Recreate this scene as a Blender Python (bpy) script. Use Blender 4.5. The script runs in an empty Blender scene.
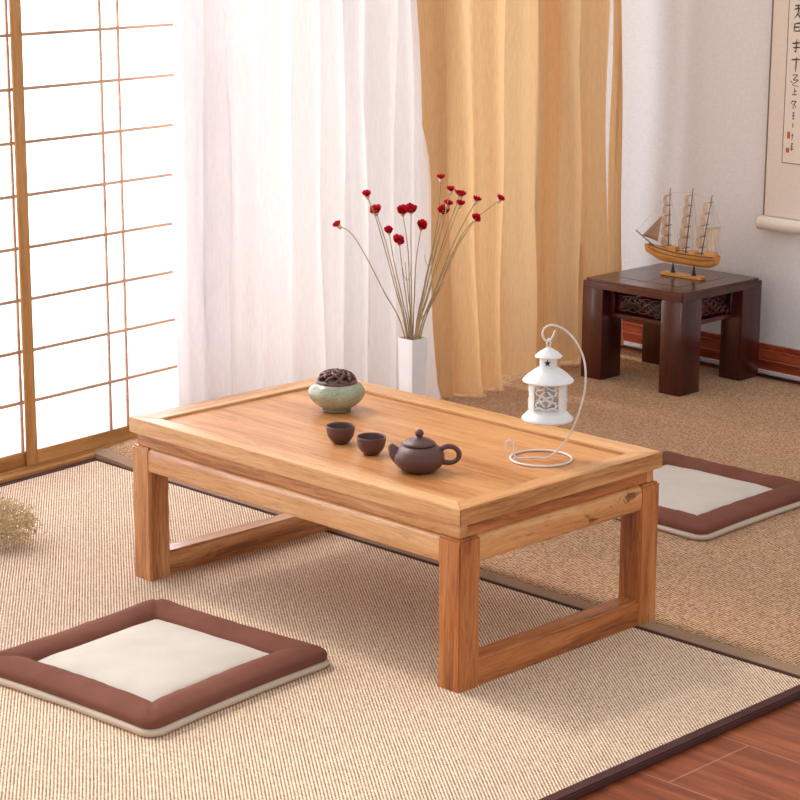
import bpy, bmesh, math, random
from mathutils import Vector, Matrix, noise
random.seed(7)
PI = math.pi
sc = bpy.context.scene
COL = sc.collection

# ------------------------------------------------------------------ camera
cd = bpy.data.cameras.new('camera'); cam = bpy.data.objects.new('camera', cd); COL.objects.link(cam)
FPX, YAW, PITCH, ROLL = 2123.06, 2.355573, 0.237606, 0.004472
CAM = Vector((2.528376, -2.502433, 1.219653))
Fw = Vector((math.cos(YAW)*math.cos(PITCH), math.sin(YAW)*math.cos(PITCH), -math.sin(PITCH)))
Rt = Fw.cross(Vector((0, 0, 1))).normalized(); Up = Rt.cross(Fw)
cr, sr = math.cos(ROLL), math.sin(ROLL)
R2 = cr*Rt + sr*Up; U2 = -sr*Rt + cr*Up
M = Matrix((R2, U2, -Fw)).transposed().to_4x4(); M.translation = CAM
cam.matrix_world = M
cd.sensor_width = 36; cd.lens = FPX/800*36; cd.clip_start = .05; cd.clip_end = 100
sc.camera = cam

# ------------------------------------------------------------------ light and exposure
w = bpy.data.worlds.new('world'); sc.world = w; w.use_nodes = True
w.node_tree.nodes['Background'].inputs[0].default_value = (.955, .97, 1.01, 1)
w.node_tree.nodes['Background'].inputs[1].default_value = 0.86
def lamp(name, typ, loc, direction, energy, color=(1, 1, 1), **kw):
    l = bpy.data.lights.new(name, typ); o = bpy.data.objects.new(name, l); COL.objects.link(o)
    o.location = loc; o.rotation_euler = Vector(direction).to_track_quat('-Z', 'Y').to_euler()
    l.energy = energy; l.color = color
    for k, v in kw.items(): setattr(l, k, v)
    return o
lamp('sun', 'SUN', (-3, 0, 4), (.62, .02, -.80), 3.4, (1, .95, .89), angle=math.radians(6))
lamp('window_daylight', 'AREA', (-1.75, -.45, 1.3), (1, 0, 0), 170, (1, .99, .98), shape='RECTANGLE', size=3.0, size_y=2.6)
vs = sc.view_settings
vs.view_transform = 'Standard'; vs.look = 'None'; vs.gamma = 1; vs.exposure = 0.0; vs.use_curve_mapping = False

# ------------------------------------------------------------------ materials
def srgb(r, g, b):
    f = lambda c: (c/255/12.92) if c/255 <= .04045 else ((c/255+.055)/1.055)**2.4
    return (f(r), f(g), f(b), 1)
class NT:
    def __init__(s, name):
        s.m = bpy.data.materials.new(name); s.m.use_nodes = True
        s.t = s.m.node_tree; s.t.nodes.clear()
        s.out = s.n('ShaderNodeOutputMaterial')
    def n(s, typ, **kw):
        x = s.t.nodes.new(typ)
        for k, v in kw.items(): setattr(x, k, v)
        return x
    def l(s, a, b): s.t.links.new(a, b)
    def val(s, sock, v):
        if hasattr(v, 'node'): s.l(v, sock)
        else: sock.default_value = v
    def math(s, op, a, b=None, clamp=False):
        x = s.n('ShaderNodeMath', operation=op, use_clamp=clamp)
        s.val(x.inputs[0], a)
        if b is not None: s.val(x.inputs[1], b)
        return x.outputs[0]
    def coords(s, scale=(1, 1, 1), rot=(0, 0, 0), rand=0, kind='Object'):
        tc = s.n('ShaderNodeTexCoord'); mp = s.n('ShaderNodeMapping')
        mp.inputs['Scale'].default_value = scale; mp.inputs['Rotation'].default_value = rot
        src = tc.outputs[kind]
        if rand:
            oi = s.n('ShaderNodeObjectInfo'); va = s.n('ShaderNodeVectorMath', operation='ADD')
            s.l(src, va.inputs[0])
            cx = s.n('ShaderNodeCombineXYZ')
            r = s.math('MULTIPLY', oi.outputs['Random'], rand)
            for i in range(3): s.l(r, cx.inputs[i])
            s.l(cx.outputs[0], va.inputs[1]); src = va.outputs[0]
        s.l(src, mp.inputs['Vector']); return mp.outputs[0]
    def noise(s, vec, scale, detail=3, rough=.5, dist=0):
        x = s.n('ShaderNodeTexNoise'); s.l(vec, x.inputs['Vector'])
        x.inputs['Scale'].default_value = scale; x.inputs['Detail'].default_value = detail
        x.inputs['Roughness'].default_value = rough; x.inputs['Distortion'].default_value = dist
        return x.outputs['Fac']
    def ramp(s, fac, stops, interp='LINEAR'):
        x = s.n('ShaderNodeValToRGB'); s.l(fac, x.inputs[0]); x.color_ramp.interpolation = interp
        e = x.color_ramp.elements
        while len(e) < len(stops): e.new(.5)
        for el, (p, c) in zip(e, stops): el.position = p; el.color = c
        return x.outputs[0]
    def mix(s, fac, a, b, mode='MIX'):
        x = s.n('ShaderNodeMix', data_type='RGBA', blend_type=mode)
        s.val(x.inputs['Factor'], fac); s.val(x.inputs['A'], a); s.val(x.inputs['B'], b)
        return x.outputs['Result']
    def bump(s, h, strength=.3, dist=.001):
        x = s.n('ShaderNodeBump'); x.inputs['Strength'].default_value = strength; x.inputs['Distance'].default_value = dist
        s.l(h, x.inputs['Height']); return x.outputs[0]
    def bsdf(s, col, rough=.5, nrm=None, **kw):
        b = s.n('ShaderNodeBsdfPrincipled'); s.val(b.inputs['Base Color'], col); s.val(b.inputs['Roughness'], rough)
        if nrm is not None: s.l(nrm, b.inputs['Normal'])
        for k, v in kw.items(): s.val(b.inputs[k.replace('_', ' ')], v)
        s.l(b.outputs[0], s.out.inputs[0]); return b

def mat_plain(name, col, rough=.5, var=.12, scale=40, bump=.0, **kw):
    t = NT(name); v = t.coords(rand=3)
    nz = t.noise(v, scale, 4)
    c2 = tuple(min(1, x*(1-var)) for x in col[:3])+(1,); c3 = tuple(min(1, x*(1+var)) for x in col[:3])+(1,)
    c = t.ramp(nz, [(.3, c2), (.7, c3)])
    t.bsdf(c, rough, t.bump(nz, bump, .001) if bump else None, **kw); return t.m

def mat_wood(name, axis, dark, mid, light, rough=.4, fine=1.0, knots=0, coat=0, spec=.5):
    t = NT(name)
    sc3 = [1, 1, 1]; sc3[axis] = .055
    v = t.coords(scale=tuple(sc3), rand=5)
    warp = t.noise(t.coords(scale=tuple(.25 if i == axis else 1 for i in range(3)), rand=5), 9, 2)
    va = t.n('ShaderNodeVectorMath', operation='MULTIPLY_ADD')
    cx = t.n('ShaderNodeCombineXYZ')
    for i in range(3):
        if i != axis: t.l(warp, cx.inputs[i])
    t.l(cx.outputs[0], va.inputs[0]); va.inputs[1].default_value = (.06, .06, .06); t.l(v, va.inputs[2])
    vv = va.outputs[0]
    big = t.noise(vv, 28*fine, 3, .55)
    fin = t.noise(vv, 240*fine, 5, .7)
    f = t.math('ADD', t.math('MULTIPLY', big, .62), t.math('MULTIPLY', fin, .38))
    c = t.ramp(f, [(.34, dark), (.48, mid), (.64, light)])
    pores = t.ramp(t.noise(vv, 420*fine, 2, .5), [(.30, (.55, .5, .45, 1)), (.40, (1, 1, 1, 1))])
    c = t.mix(.55, c, pores, 'MULTIPLY')
    if knots:
        kv = t.coords(scale=tuple(.45 if i == axis else 1.3 for i in range(3)), rand=2)
        kn = t.noise(kv, 26, 4, .75, .6)
        kk = t.ramp(kn, [(.57, (1, 1, 1, 1)), (.64, (.22, .11, .06, 1))])
        c = t.mix(knots, c, kk, 'MULTIPLY')
    t.bsdf(c, rough, t.bump(f, .12, .001), Coat_Weight=coat, Coat_Roughness=.12, Specular_IOR_Level=spec); return t.m

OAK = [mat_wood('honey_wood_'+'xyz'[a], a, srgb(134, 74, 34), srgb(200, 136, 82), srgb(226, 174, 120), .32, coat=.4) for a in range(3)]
OAKT = mat_wood('honey_wood_top', 0, srgb(152, 88, 44), srgb(200, 136, 82), srgb(224, 166, 112), .33, fine=.7)
OAKL = [mat_wood('honey_wood_rim_'+'xyz'[a], a, srgb(160, 100, 52), srgb(206, 148, 94), srgb(230, 182, 130), .33) for a in range(3)]
OAKK = mat_wood('honey_wood_knotty', 1, srgb(150, 86, 40), srgb(206, 140, 80), srgb(226, 172, 112), .4, knots=.9)
OAKS = [mat_wood('shaded_honey_wood_'+'xyz'[a], a, srgb(118, 58, 26), srgb(184, 110, 56), srgb(212, 144, 84), .38, coat=.1) for a in range(3)]  # darker copy of the honey wood, shade of the table's right end painted in
ROSE = [mat_wood('rosewood_'+'xyz'[a], a, srgb(30, 8, 5), srgb(62, 17, 11), srgb(90, 28, 17), .28, coat=.3) for a in range(3)]
SHOJI = [mat_wood('pine_'+'xyz'[a], a, srgb(150, 100, 50), srgb(180, 126, 66), srgb(204, 152, 92), .5) for a in range(3)]
LATT = mat_wood('pale_lattice_wood', 1, srgb(166, 126, 98), srgb(190, 150, 120), srgb(206, 168, 138), .6)
BASEW = mat_wood('red_baseboard_wood', 0, srgb(110, 38, 20), srgb(158, 66, 38), srgb(188, 96, 62), .25, coat=.4)
MODELW = mat_wood('model_ship_wood', 0, srgb(170, 104, 42), srgb(214, 150, 76), srgb(236, 182, 110), .4, fine=2.5)
MODELD = mat_plain('dark_ship_wood', srgb(126, 82, 52), .5)
BLACK = mat_plain('black_metal', srgb(24, 20, 22), .3)
WHITEM = mat_plain('white_painted_metal', srgb(232, 230, 226), .38, .05, 60, .1)
WIREM = mat_plain('white_wire', srgb(226, 216, 208), .35, .06)
VASEM = mat_plain('white_ceramic', srgb(232, 226, 222), .35, .03)
RED = mat_plain('red_petal', srgb(232, 24, 56), .6, .2, 120)
CALYX = mat_plain('dry_calyx', srgb(214, 196, 156), .8, .2, 120)
STEM = mat_plain('dry_stem', srgb(176, 150, 104), .8, .25, 60)
CLAY = mat_plain('purple_clay', srgb(90, 56, 50), .42, .1, 300, .12)
LIDM = mat_plain('dark_carved_wood', srgb(104, 66, 60), .35, .3, 90, .2)
PAPERS = mat_plain('scroll_silk', srgb(236, 224, 212), .85, .04, 200, .1)
PAPERI = mat_plain('scroll_paper', srgb(240, 228, 215), .9, .03, 200)
TRIMG = mat_plain('scroll_edge', srgb(128, 110, 92), .8)
INK = mat_plain('ink', srgb(92, 78, 66), .9)
SEAL = mat_plain('seal_red', srgb(206, 96, 60), .9)

THREAD = mat_plain('rigging', srgb(196, 178, 158), .9)
TWINE = mat_plain('brown_wrap', srgb(178, 126, 72), .8, .25, 60)
FUZZ = mat_plain('dried_blossom', srgb(220, 196, 152), .9, .38, 220)
PLASTIC = mat_plain('black_gap', srgb(40, 24, 20), .7)
WHITEP = mat_plain('white_paint', srgb(228, 216, 210), .5, .03)

def mat_fabric(name, col, var=.1, sheen=.3):
    t = NT(name); v = t.coords()
    n1 = t.noise(v, 900, 2, .6); n2 = t.noise(v, 14, 3)
    f = t.math('ADD', t.math('MULTIPLY', n1, .5), t.math('MULTIPLY', n2, .5))
    c = t.ramp(f, [(.35, tuple(x*(1-var) for x in col[:3])+(1,)), (.65, tuple(min(1, x*(1+var)) for x in col[:3])+(1,))])
    t.bsdf(c, .95, t.bump(n1, .35, .0008), Sheen_Weight=sheen, Specular_IOR_Level=.15); return t.m
BROWNF = mat_fabric('brown_fabric', srgb(120, 75, 60), .18, 0)
BEIGEF = mat_fabric('beige_linen', srgb(204, 193, 180), .07, .05)
BASEF = mat_fabric('shaded_pad_linen', srgb(204, 184, 164), .06, 0)  # beige linen of the base pad with its shade put into the colour
BINDF = mat_fabric('dark_brown_binding', srgb(84, 54, 50), .12, 0)
TAUPEF = mat_fabric('taupe_binding', srgb(160, 130, 104), .1, 0)

def mat_censer():
    t = NT('celadon_crackle'); v = t.coords()
    vo = t.n('ShaderNodeTexVoronoi', feature='DISTANCE_TO_EDGE'); t.l(v, vo.inputs['Vector']); vo.inputs['Scale'].default_value = 230
    crack = t.ramp(vo.outputs['Distance'], [(.0, (.42, .34, .22, 1)), (.09, (1, 1, 1, 1))])
    sep = t.n('ShaderNodeSeparateXYZ'); t.l(v, sep.inputs[0])
    nz = t.noise(v, 22, 4)
    g = t.ramp(nz, [(.3, srgb(136, 138, 106)), (.55, srgb(168, 172, 142)), (.75, srgb(196, 198, 174))])
    base = t.ramp(t.math('ADD', t.math('MULTIPLY', sep.outputs[2], 22), t.math('MULTIPLY', nz, .5)), [(.25, srgb(110, 84, 58)), (.62, (1, 1, 1, 1))])
    c = t.mix(.75, g, crack, 'MULTIPLY'); c = t.mix(.55, c, base, 'MULTIPLY')
    t.bsdf(c, .22, t.bump(vo.outputs['Distance'], .1, .0005), Coat_Weight=.4); return t.m
CELADON = mat_censer()

def mat_rug(name, ang, period, lo, mid, hi, contrast=1.0, cross=.45, nz=1.1, wob=.5):
    t = NT(name); v = t.coords(rot=(0, 0, -ang))   # x runs along the ribs after the turn
    sep = t.n('ShaderNodeSeparateXYZ'); t.l(v, sep.inputs[0])
    jit = t.noise(v, 9, 2)
    y = t.math('ADD', sep.outputs[1], t.math('MULTIPLY', jit, .0016))
    rib = t.math('SINE', t.math('MULTIPLY', y, 2*PI/period))
    row = t.math('FLOOR', t.math('MULTIPLY', y, 1/period))
    x = t.math('ADD', sep.outputs[0], t.math('MULTIPLY', row, period*.5))
    kn = t.math('SINE', t.math('MULTIPLY', x, 2*PI/(period*1.15)))
    fine = t.noise(t.coords(rot=(0, 0, -ang), scale=(.45, 1, 1)), 330, 3, .75)
    h = t.math('ADD', t.math('MULTIPLY', rib, .5), t.math('MULTIPLY', t.math('MULTIPLY', kn, cross), .5))
    big = t.noise(v, 22, 3, .6)
    amp = t.math('MULTIPLY', t.math('ADD', big, wob), .50*contrast)
    f = t.math('ADD', t.math('MULTIPLY', h, amp), t.math('ADD', t.math('MULTIPLY', fine, nz), .5-nz*.5))
    c = t.ramp(f, [(.22, lo), (.46, mid), (.74, hi)])
    t.bsdf(c, .95, t.bump(t.math('ADD', h, fine), .5, .0015), Specular_IOR_Level=.1, Sheen_Weight=.05); return t.m
RUG1 = mat_rug('sisal_rib_rug', math.radians(143.0), .0050, srgb(138, 96, 66), srgb(214, 180, 146), srgb(248, 228, 204))
RUG2 = mat_rug('tan_rib_rug', math.radians(92), .0062, srgb(104, 68, 44), srgb(178, 135, 98), srgb(216, 180, 144), 1.0, .5, 1.9, .25)

def mat_floor():
    t = NT('red_wood_planks'); v = t.coords()
    br = t.n('ShaderNodeTexBrick'); mp = t.n('ShaderNodeMapping'); mp.inputs['Location'].default_value = (-.825+.9*2-.45+.45, .0656+.19*10, 0)
    t.l(v, mp.inputs['Vector']); t.l(mp.outputs[0], br.inputs['Vector'])
    br.offset = .45; br.inputs['Scale'].default_value = 1; br.inputs['Brick Width'].default_value = .9; br.inputs['Row Height'].default_value = .19
    br.inputs['Mortar Size'].default_value = .0016; br.inputs['Mortar Smooth'].default_value = .1
    br.inputs['Color1'].default_value = (.35, .35, .35, 1); br.inputs['Color2'].default_value = (.65, .65, .65, 1); br.inputs['Mortar'].default_value = (.5, .5, .5, 1)
    g = t.noise(t.coords(scale=(.07, 1, 1)), 60, 5, .65, .3)
    g2 = t.noise(t.coords(scale=(.2, 1, 1)), 9, 3)
    f = t.math('ADD', t.math('MULTIPLY', g, .6), t.math('MULTIPLY', g2, .4))
    c = t.ramp(f, [(.3, srgb(72, 30, 14)), (.5, srgb(132, 64, 33)), (.7, srgb(174, 96, 52))])
    sepc = t.n('ShaderNodeSeparateColor'); t.l(br.outputs['Color'], sepc.inputs[0])
    c = t.mix(.35, c, t.ramp(sepc.outputs[0], [(.3, (.78, .74, .72, 1)), (.7, (1, 1, 1, 1))]), 'MULTIPLY')
    c = t.mix(t.math('MULTIPLY', br.outputs['Fac'], .4), c, srgb(196, 140, 112))
    t.bsdf(c, .42, t.bump(t.math('SUBTRACT', 1, br.outputs['Fac']), .3, .001), Specular_IOR_Level=.35); return t.m
FLOORM = mat_floor()

def mat_wall():
    t = NT('pale_wallpaper'); v = t.coords()
    n1 = t.noise(t.coords(scale=(1, 1, .35)), 160, 3, .6); n2 = t.noise(t.coords(scale=(.35, 1, 1)), 160, 3, .6)
    f = t.math('MULTIPLY', t.math('ADD', n1, n2), .5)
    c = t.ramp(f, [(.35, srgb(228, 225, 226)), (.65, srgb(238, 236, 237))])
    t.bsdf(c, .85, t.bump(f, .15, .001), Specular_IOR_Level=.2); return t.m
WALLM = mat_wall()

def mat_sheer(name, col, tcol, transp=.12, transl=.55, wv=.08):
    t = NT(name); v = t.coords(scale=(1, 1, .12))
    n1 = t.noise(v, 260, 3, .6)
    k = t.ramp(n1, [(.35, (1-wv*2, 1-wv*2, 1-wv*2, 1)), (.65, (1, 1, 1, 1))])
    c = t.mix(1, col, k, 'MULTIPLY')
    d = t.n('ShaderNodeBsdfDiffuse'); t.l(c, d.inputs[0])
    tr = t.n('ShaderNodeBsdfTranslucent'); t.val(tr.inputs[0], t.mix(1, tcol, k, 'MULTIPLY'))
    tp = t.n('ShaderNodeBsdfTransparent'); tp.inputs[0].default_value = tcol
    m1 = t.n('ShaderNodeMixShader'); m1.inputs[0].default_value = transl; t.l(d.outputs[0], m1.inputs[1]); t.l(tr.outputs[0], m1.inputs[2])
    m2 = t.n('ShaderNodeMixShader'); m2.inputs[0].default_value = transp; t.l(m1.outputs[0], m2.inputs[1]); t.l(tp.outputs[0], m2.inputs[2])
    t.l(m2.outputs[0], t.out.inputs[0]); return t.m
WHITEC = mat_sheer('white_sheer', srgb(238, 232, 230), srgb(238, 231, 229), .06, .25, .03)
AMBERC = mat_sheer('amber_sheer', srgb(222, 182, 134), srgb(244, 206, 156), .07, .42, .05)
PAPERM = mat_sheer('shoji_paper', srgb(246, 246, 250), srgb(250, 250, 255), 0, .92, .01)

SAIL = mat_sheer('sail_cloth', srgb(252, 242, 228), srgb(252, 240, 224), 0, .5, .04)
def mat_glass():
    t = NT('clear_glass')
    g = t.n('ShaderNodeBsdfGlossy'); g.inputs['Roughness'].default_value = .02
    tp = t.n('ShaderNodeBsdfTransparent'); fr = t.n('ShaderNodeFresnel'); fr.inputs[0].default_value = 1.45
    m = t.n('ShaderNodeMixShader'); t.l(t.math('MULTIPLY', fr.outputs[0], .6), m.inputs[0]); t.l(tp.outputs[0], m.inputs[1]); t.l(g.outputs[0], m.inputs[2])
    t.l(m.outputs[0], t.out.inputs[0]); return t.m
GLASS = mat_glass()

# ------------------------------------------------------------------ mesh helpers
def obj(name, bm, mat, parent=None, smooth=False, loc=None):
    me = bpy.data.meshes.new(name); bm.normal_update(); bm.to_mesh(me); bm.free()
    me.materials.append(mat)
    if smooth:
        for p in me.polygons: p.use_smooth = True
        if smooth != 'all':
            try: me.set_sharp_from_angle(angle=math.radians(40))
            except Exception: pass
    o = bpy.data.objects.new(name, me); COL.objects.link(o)
    if parent is not None: o.parent = parent
    if loc is not None: o.location = loc
    return o
def thing(name, label, cat, loc=(0, 0, 0), rotz=0, group=None):
    o = bpy.data.objects.new(name, None); COL.objects.link(o); o.location = loc; o.rotation_euler = (0, 0, rotz)
    o.empty_display_size = .05; o['label'] = label; o['category'] = cat
    if group: o['group'] = group
    return o
def tag(o, label, cat, group=None):
    o['label'] = label; o['category'] = cat
    if group: o['group'] = group
    return o
def struct(o): o['kind'] = 'structure'; return o
def box(x0, x1, y0, y1, z0, z1, bev=0, seg=2, bm=None, mtx=None):
    t = bmesh.new()
    bmesh.ops.create_cube(t, size=1)
    for v in t.verts:
        v.co = Vector((x0+(x1-x0)*(v.co.x+.5), y0+(y1-y0)*(v.co.y+.5), z0+(z1-z0)*(v.co.z+.5)))
    if bev: bmesh.ops.bevel(t, geom=t.edges[:], offset=bev, segments=seg, affect='EDGES', profile=.5)
    if mtx is not None: bmesh.ops.transform(t, matrix=mtx, verts=t.verts)
    if bm is None: return t
    me = bpy.data.meshes.new('t'); t.to_mesh(me); t.free(); bm.from_mesh(me); bpy.data.meshes.remove(me)
    return bm
def smoothpath(pts, n):
    out = []; P = [Vector(p) for p in pts]; P = [2*P[0]-P[1]]+P+[2*P[-1]-P[-2]]
    segs = len(P)-3
    for i in range(n+1):
        u = i/n*segs; k = min(int(u), segs-1); t = u-k
        a, b, c, d = P[k:k+4]
        out.append(.5*((2*b)+(c-a)*t+(2*a-5*b+4*c-d)*t*t+(3*b-a-3*c+d)*t**3))
    return out
def tube(bm, pts, r, n=8, closed=False, cap=True):
    P = [Vector(p) for p in pts]; N = len(P)
    rad = r if callable(r) else (lambda t: r)
    rings = []; prev = None
    for i, p in enumerate(P):
        if closed: d = P[(i+1) % N]-P[i-1]
        else: d = P[min(i+1, N-1)]-P[max(i-1, 0)]
        if d.length < 1e-9: d = Vector((0, 0, 1))
        d.normalize()
        if prev is None:
            a = Vector((0, 0, 1)) if abs(d.z) < .9 else Vector((1, 0, 0))
            u = d.cross(a).normalized()
        else:
            u = (prev - d*prev.dot(d)).normalized()
        prev = u; v = d.cross(u); rr = rad(i/max(1, N-1))
        rings.append([bm.verts.new(p+rr*(math.cos(2*PI*k/n)*u+math.sin(2*PI*k/n)*v)) for k in range(n)])
    for i in range(N if closed else N-1):
        a, b = rings[i], rings[(i+1) % N]
        for k in range(n): bm.faces.new((a[k], a[(k+1) % n], b[(k+1) % n], b[k]))
    if cap and not closed:
        bm.faces.new(rings[0][::-1]); bm.faces.new(rings[-1])
    return bm
def lathe(bm, prof, n=48, cx=0, cy=0, a0=0, a1=2*PI):
    full = abs(a1-a0-2*PI) < 1e-6; m = n if full else n+1
    rings = []
    for r, z in prof:
        if r < 1e-6: rings.append([bm.verts.new((cx, cy, z))])
        else: rings.append([bm.verts.new((cx+r*math.cos(a0+(a1-a0)*k/n), cy+r*math.sin(a0+(a1-a0)*k/n), z)) for k in range(m)])
    for a, b in zip(rings, rings[1:]):
        for k in range(n):
            k2 = (k+1) % m
            if len(a) == 1 and len(b) == 1: continue
            if len(a) == 1: bm.faces.new((a[0], b[k2], b[k]))
            elif len(b) == 1: bm.faces.new((a[k], a[k2], b[0]))
            else: bm.faces.new((a[k], a[k2], b[k2], b[k]))
    bmesh.ops.recalc_face_normals(bm, faces=bm.faces[:])
    return bm
def grid(bm, fn, nu, nv):
    V = [[bm.verts.new(fn(i/nu, j/nv)) for j in range(nv+1)] for i in range(nu+1)]
    for i in range(nu):
        for j in range(nv): bm.faces.new((V[i][j], V[i+1][j], V[i+1][j+1], V[i][j+1]))
    return V
def prism(bm, poly, axis, a, b):
    """poly in the plane of the two other axes, extruded along axis from a to b"""
    def P(q, t):
        if axis == 0: return (t, q[0], q[1])
        if axis == 1: return (q[0], t, q[1])
        return (q[0], q[1], t)
    A = [bm.verts.new(P(q, a)) for q in poly]; B = [bm.verts.new(P(q, b)) for q in poly]
    n = len(poly)
    for i in range(n): bm.faces.new((A[i], A[(i+1) % n], B[(i+1) % n], B[i]))
    bm.faces.new(A[::-1]); bm.faces.new(B)
    bmesh.ops.recalc_face_normals(bm, faces=bm.faces[:])
    return bm

# ================================================================== SETTING
struct(obj('floor', box(-1.6, 2.6, -2.4, 2.3, -.06, -.012), FLOORM))
# back wall, turned a little
wa = -2.2*PI/180; wroot = Vector((-1.1, 1.995, 0))
def wall_pt(s, d, z): return Vector((wroot.x+s*math.cos(wa)-d*math.sin(wa)*-1, wroot.y+s*math.sin(wa)-d*math.cos(wa), z))
wm = Matrix.Translation(wroot) @ Matrix.Rotation(wa, 4, 'Z')
wb = struct(obj('wall_back', box(-.32, 3.2, 0, .1, -.012, 2.9), WALLM)); wb.matrix_world = wm
bb = bmesh.new()
box(-.2, 3.1, -.016, 0, .004, .060, .003, 2, bb); box(-.2, 3.1, -.010, 0, .060, .072, .003, 2, bb); box(-.2, 3.1, -.019, 0, .028, .033, .001, 1, bb)
o = struct(obj('baseboard_back', bb, BASEW)); o.matrix_world = wm
o = struct(obj('trim_1', box(-.2, 3.1, -.021, -.012, -.004, .006, .001), WHITEP)); o.matrix_world = wm
# left wall with a tall window
wl = bmesh.new()
box(-1.40, -1.30, -2.2, -2.0, -.012, 2.9, 0, 1, wl); box(-1.40, -1.30, -2.0, 2.0, 2.75, 2.9, 0, 1, wl); box(-1.40, -1.30, -2.0, 2.0, -.012, .06, 0, 1, wl); box(-1.40, -1.30, 1.93, 2.0, .06, 2.75, 0, 1, wl)
struct(obj('wall_left', wl, WALLM))
wn = bmesh.new()
for y0, y1 in ((-2.0, -1.95), (-1.0, -.95), (-.1, -.05), (.83, .88), (1.88, 1.93)): box(-1.37, -1.33, y0, y1, .06, 2.75, .003, 1, wn)
for z0, z1 in ((.06, .11), (2.70, 2.75)):
    box(-1.368, -1.332, -2.0, 1.93, z0, z1, .003, 1, wn)
wn_o = struct(obj('window_1', wn, WHITEP))
struct(obj('window_pane', box(-1.352, -1.348, -1.97, 1.90, .09, 2.72), GLASS, wn_o))

# near rug: ribbed field, dark brown binding
RX0, RX1 = -1.072, .764
nr = thing('woven_rug', 'cream ribbed sisal rug with dark brown binding, under the table and the nearer cushion', 'rug', (0, 0, -.010))
YF = .188
def lx_(y, d): return -1.080-.109*(y+.07)+d
obj('woven_field', prism(bmesh.new(), [(lx_(-1.7, .016), -1.7), (RX1-.012, -1.7), (RX1-.012, YF), (lx_(YF, .016), YF)], 2, 0, .010), RUG1, nr)
bd = bmesh.new()
def strip(pts, z0, z1):
    t = bmesh.new(); prism(t, pts, 2, z0, z1); bmesh.ops.bevel(t, geom=t.edges[:], offset=.0025, segments=2, affect='EDGES')
    return t
obj('binding', strip([(RX1-.012, -1.7), (RX1+.009, -1.7), (RX1+.009, YF+.012), (RX1-.012, YF+.012)], -.0018, .0108), BINDF, nr, True)
obj('binding', strip([(lx_(-1.7, -.006), -1.7), (lx_(-1.7, .016), -1.7), (lx_(YF+.012, .016), YF+.012), (lx_(YF+.012, -.006), YF+.012)], -.0018, .0108), BINDF, nr, True)
obj('binding', strip([(lx_(YF, .0165), YF), (RX1-.0125, YF), (RX1-.0125, YF+.012), (lx_(YF, .0165), YF+.012)], -.0018, .0106), BINDF, nr, True)
# far rug, its left front corner lifted
fr = thing('woven_rug', 'tan ribbed rug with taupe binding reaching back to the wall, under the dark stool', 'rug', (0, 0, -.010))
def lift(x, y):
    d = math.hypot((x+1.12)*1.0, (y-.30)*1.2)
    return .024*max(0, 1-d/.26)**1.6
def slab(x0, x1, y0, y1, zt, nu, nv):
    b = bmesh.new()
    T = grid(b, lambda u, v: (x0+(x1-x0)*u, y0+(y1-y0)*v, zt+lift(x0+(x1-x0)*u, y0+(y1-y0)*v)), nu, nv)
    B = grid(b, lambda u, v: (x0+(x1-x0)*u, y0+(y1-y0)*v, -.0018+lift(x0+(x1-x0)*u, y0+(y1-y0)*v)), nu, nv)
    for i in range(nu):
        b.faces.new((T[i][0], T[i+1][0], B[i+1][0], B[i][0])); b.faces.new((T[i][nv], B[i][nv], B[i+1][nv], T[i+1][nv]))
    for j in range(nv):
        b.faces.new((T[0][j], B[0][j], B[0][j+1], T[0][j+1])); b.faces.new((T[nu][j], T[nu][j+1], B[nu][j+1], B[nu][j]))
    bmesh.ops.recalc_face_normals(b, faces=b.faces[:]); return b
obj('woven_field', slab(-1.12, 1.75, YF+.044, 1.90, .0100, 96, 44), RUG2, fr, 'all')
obj('binding', slab(-1.14, 1.75, YF+.0125, YF+.044, .0104, 96, 3), TAUPEF, fr, True)

# ================================================================== SHOJI SCREEN
TH = 1.67954; A0 = Vector((-1.1089, -.0515, 0))
smx = Matrix.Translation(A0) @ Matrix.Rotation(TH-PI/2, 4, 'Z')   # local +Y runs along the screen, -X goes outwards
sh = thing('shoji_screen', 'paper shoji screen of two lattice panels in light brown wood left of the table', 'screen')
sh.matrix_world = smx
SH = 1.10
sb = bmesh.new(); box(-.045, .024, -.95, .66, -.0115, .0095, .002, 1, sb)
box(-.045, .005, -.95, .66, .0095, .0122, .001, 1, sb)
obj('sill', sb, SHOJI[1], sh)
def panel(s0, s1, x0, x1, verts, zs, left_stile, right_stile):
    for a0_, a1_ in ((s0, s0+left_stile), (s1-right_stile, s1)):
        obj('stile', box(x0, x1, a0_, a1_, .0125, SH, .0012, 1), SHOJI[2], sh)
    for z0_, z1_ in ((.0125, .0435), (SH-.035, SH)):
        obj('rail', box(x0+.0005, x1-.0005, s0+left_stile+.0001, s1-right_stile-.0001, z0_, z1_, .001, 1), SHOJI[1], sh)
    k = bmesh.new()
    for s in verts: box(x1-.0055, x1-.001, s-.0030, s+.0030, .0435, SH-.035, 0, 1, k)
    for z in zs: box(x1-.0050, x1-.0008, s0+left_stile, s1-right_stile, z-.0034, z+.0034, 0, 1, k)
    obj('lattice', k, LATT, sh)
    obj('paper', box(x1-.0058, x1-.0050, s0+left_stile-.003, s1-right_stile+.003, .040, SH-.03), PAPERM, sh)
zs = [.1525+.1098*i for i in range(9)]
panel(.0785, .606, -.006, 0, (.3255, .3775), zs, .0290, .03)
panel(-.93, .1000, -.017, -.0075, (-.30, -.35, .0750), [z-.001 for z in zs], .03, .0110)

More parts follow.
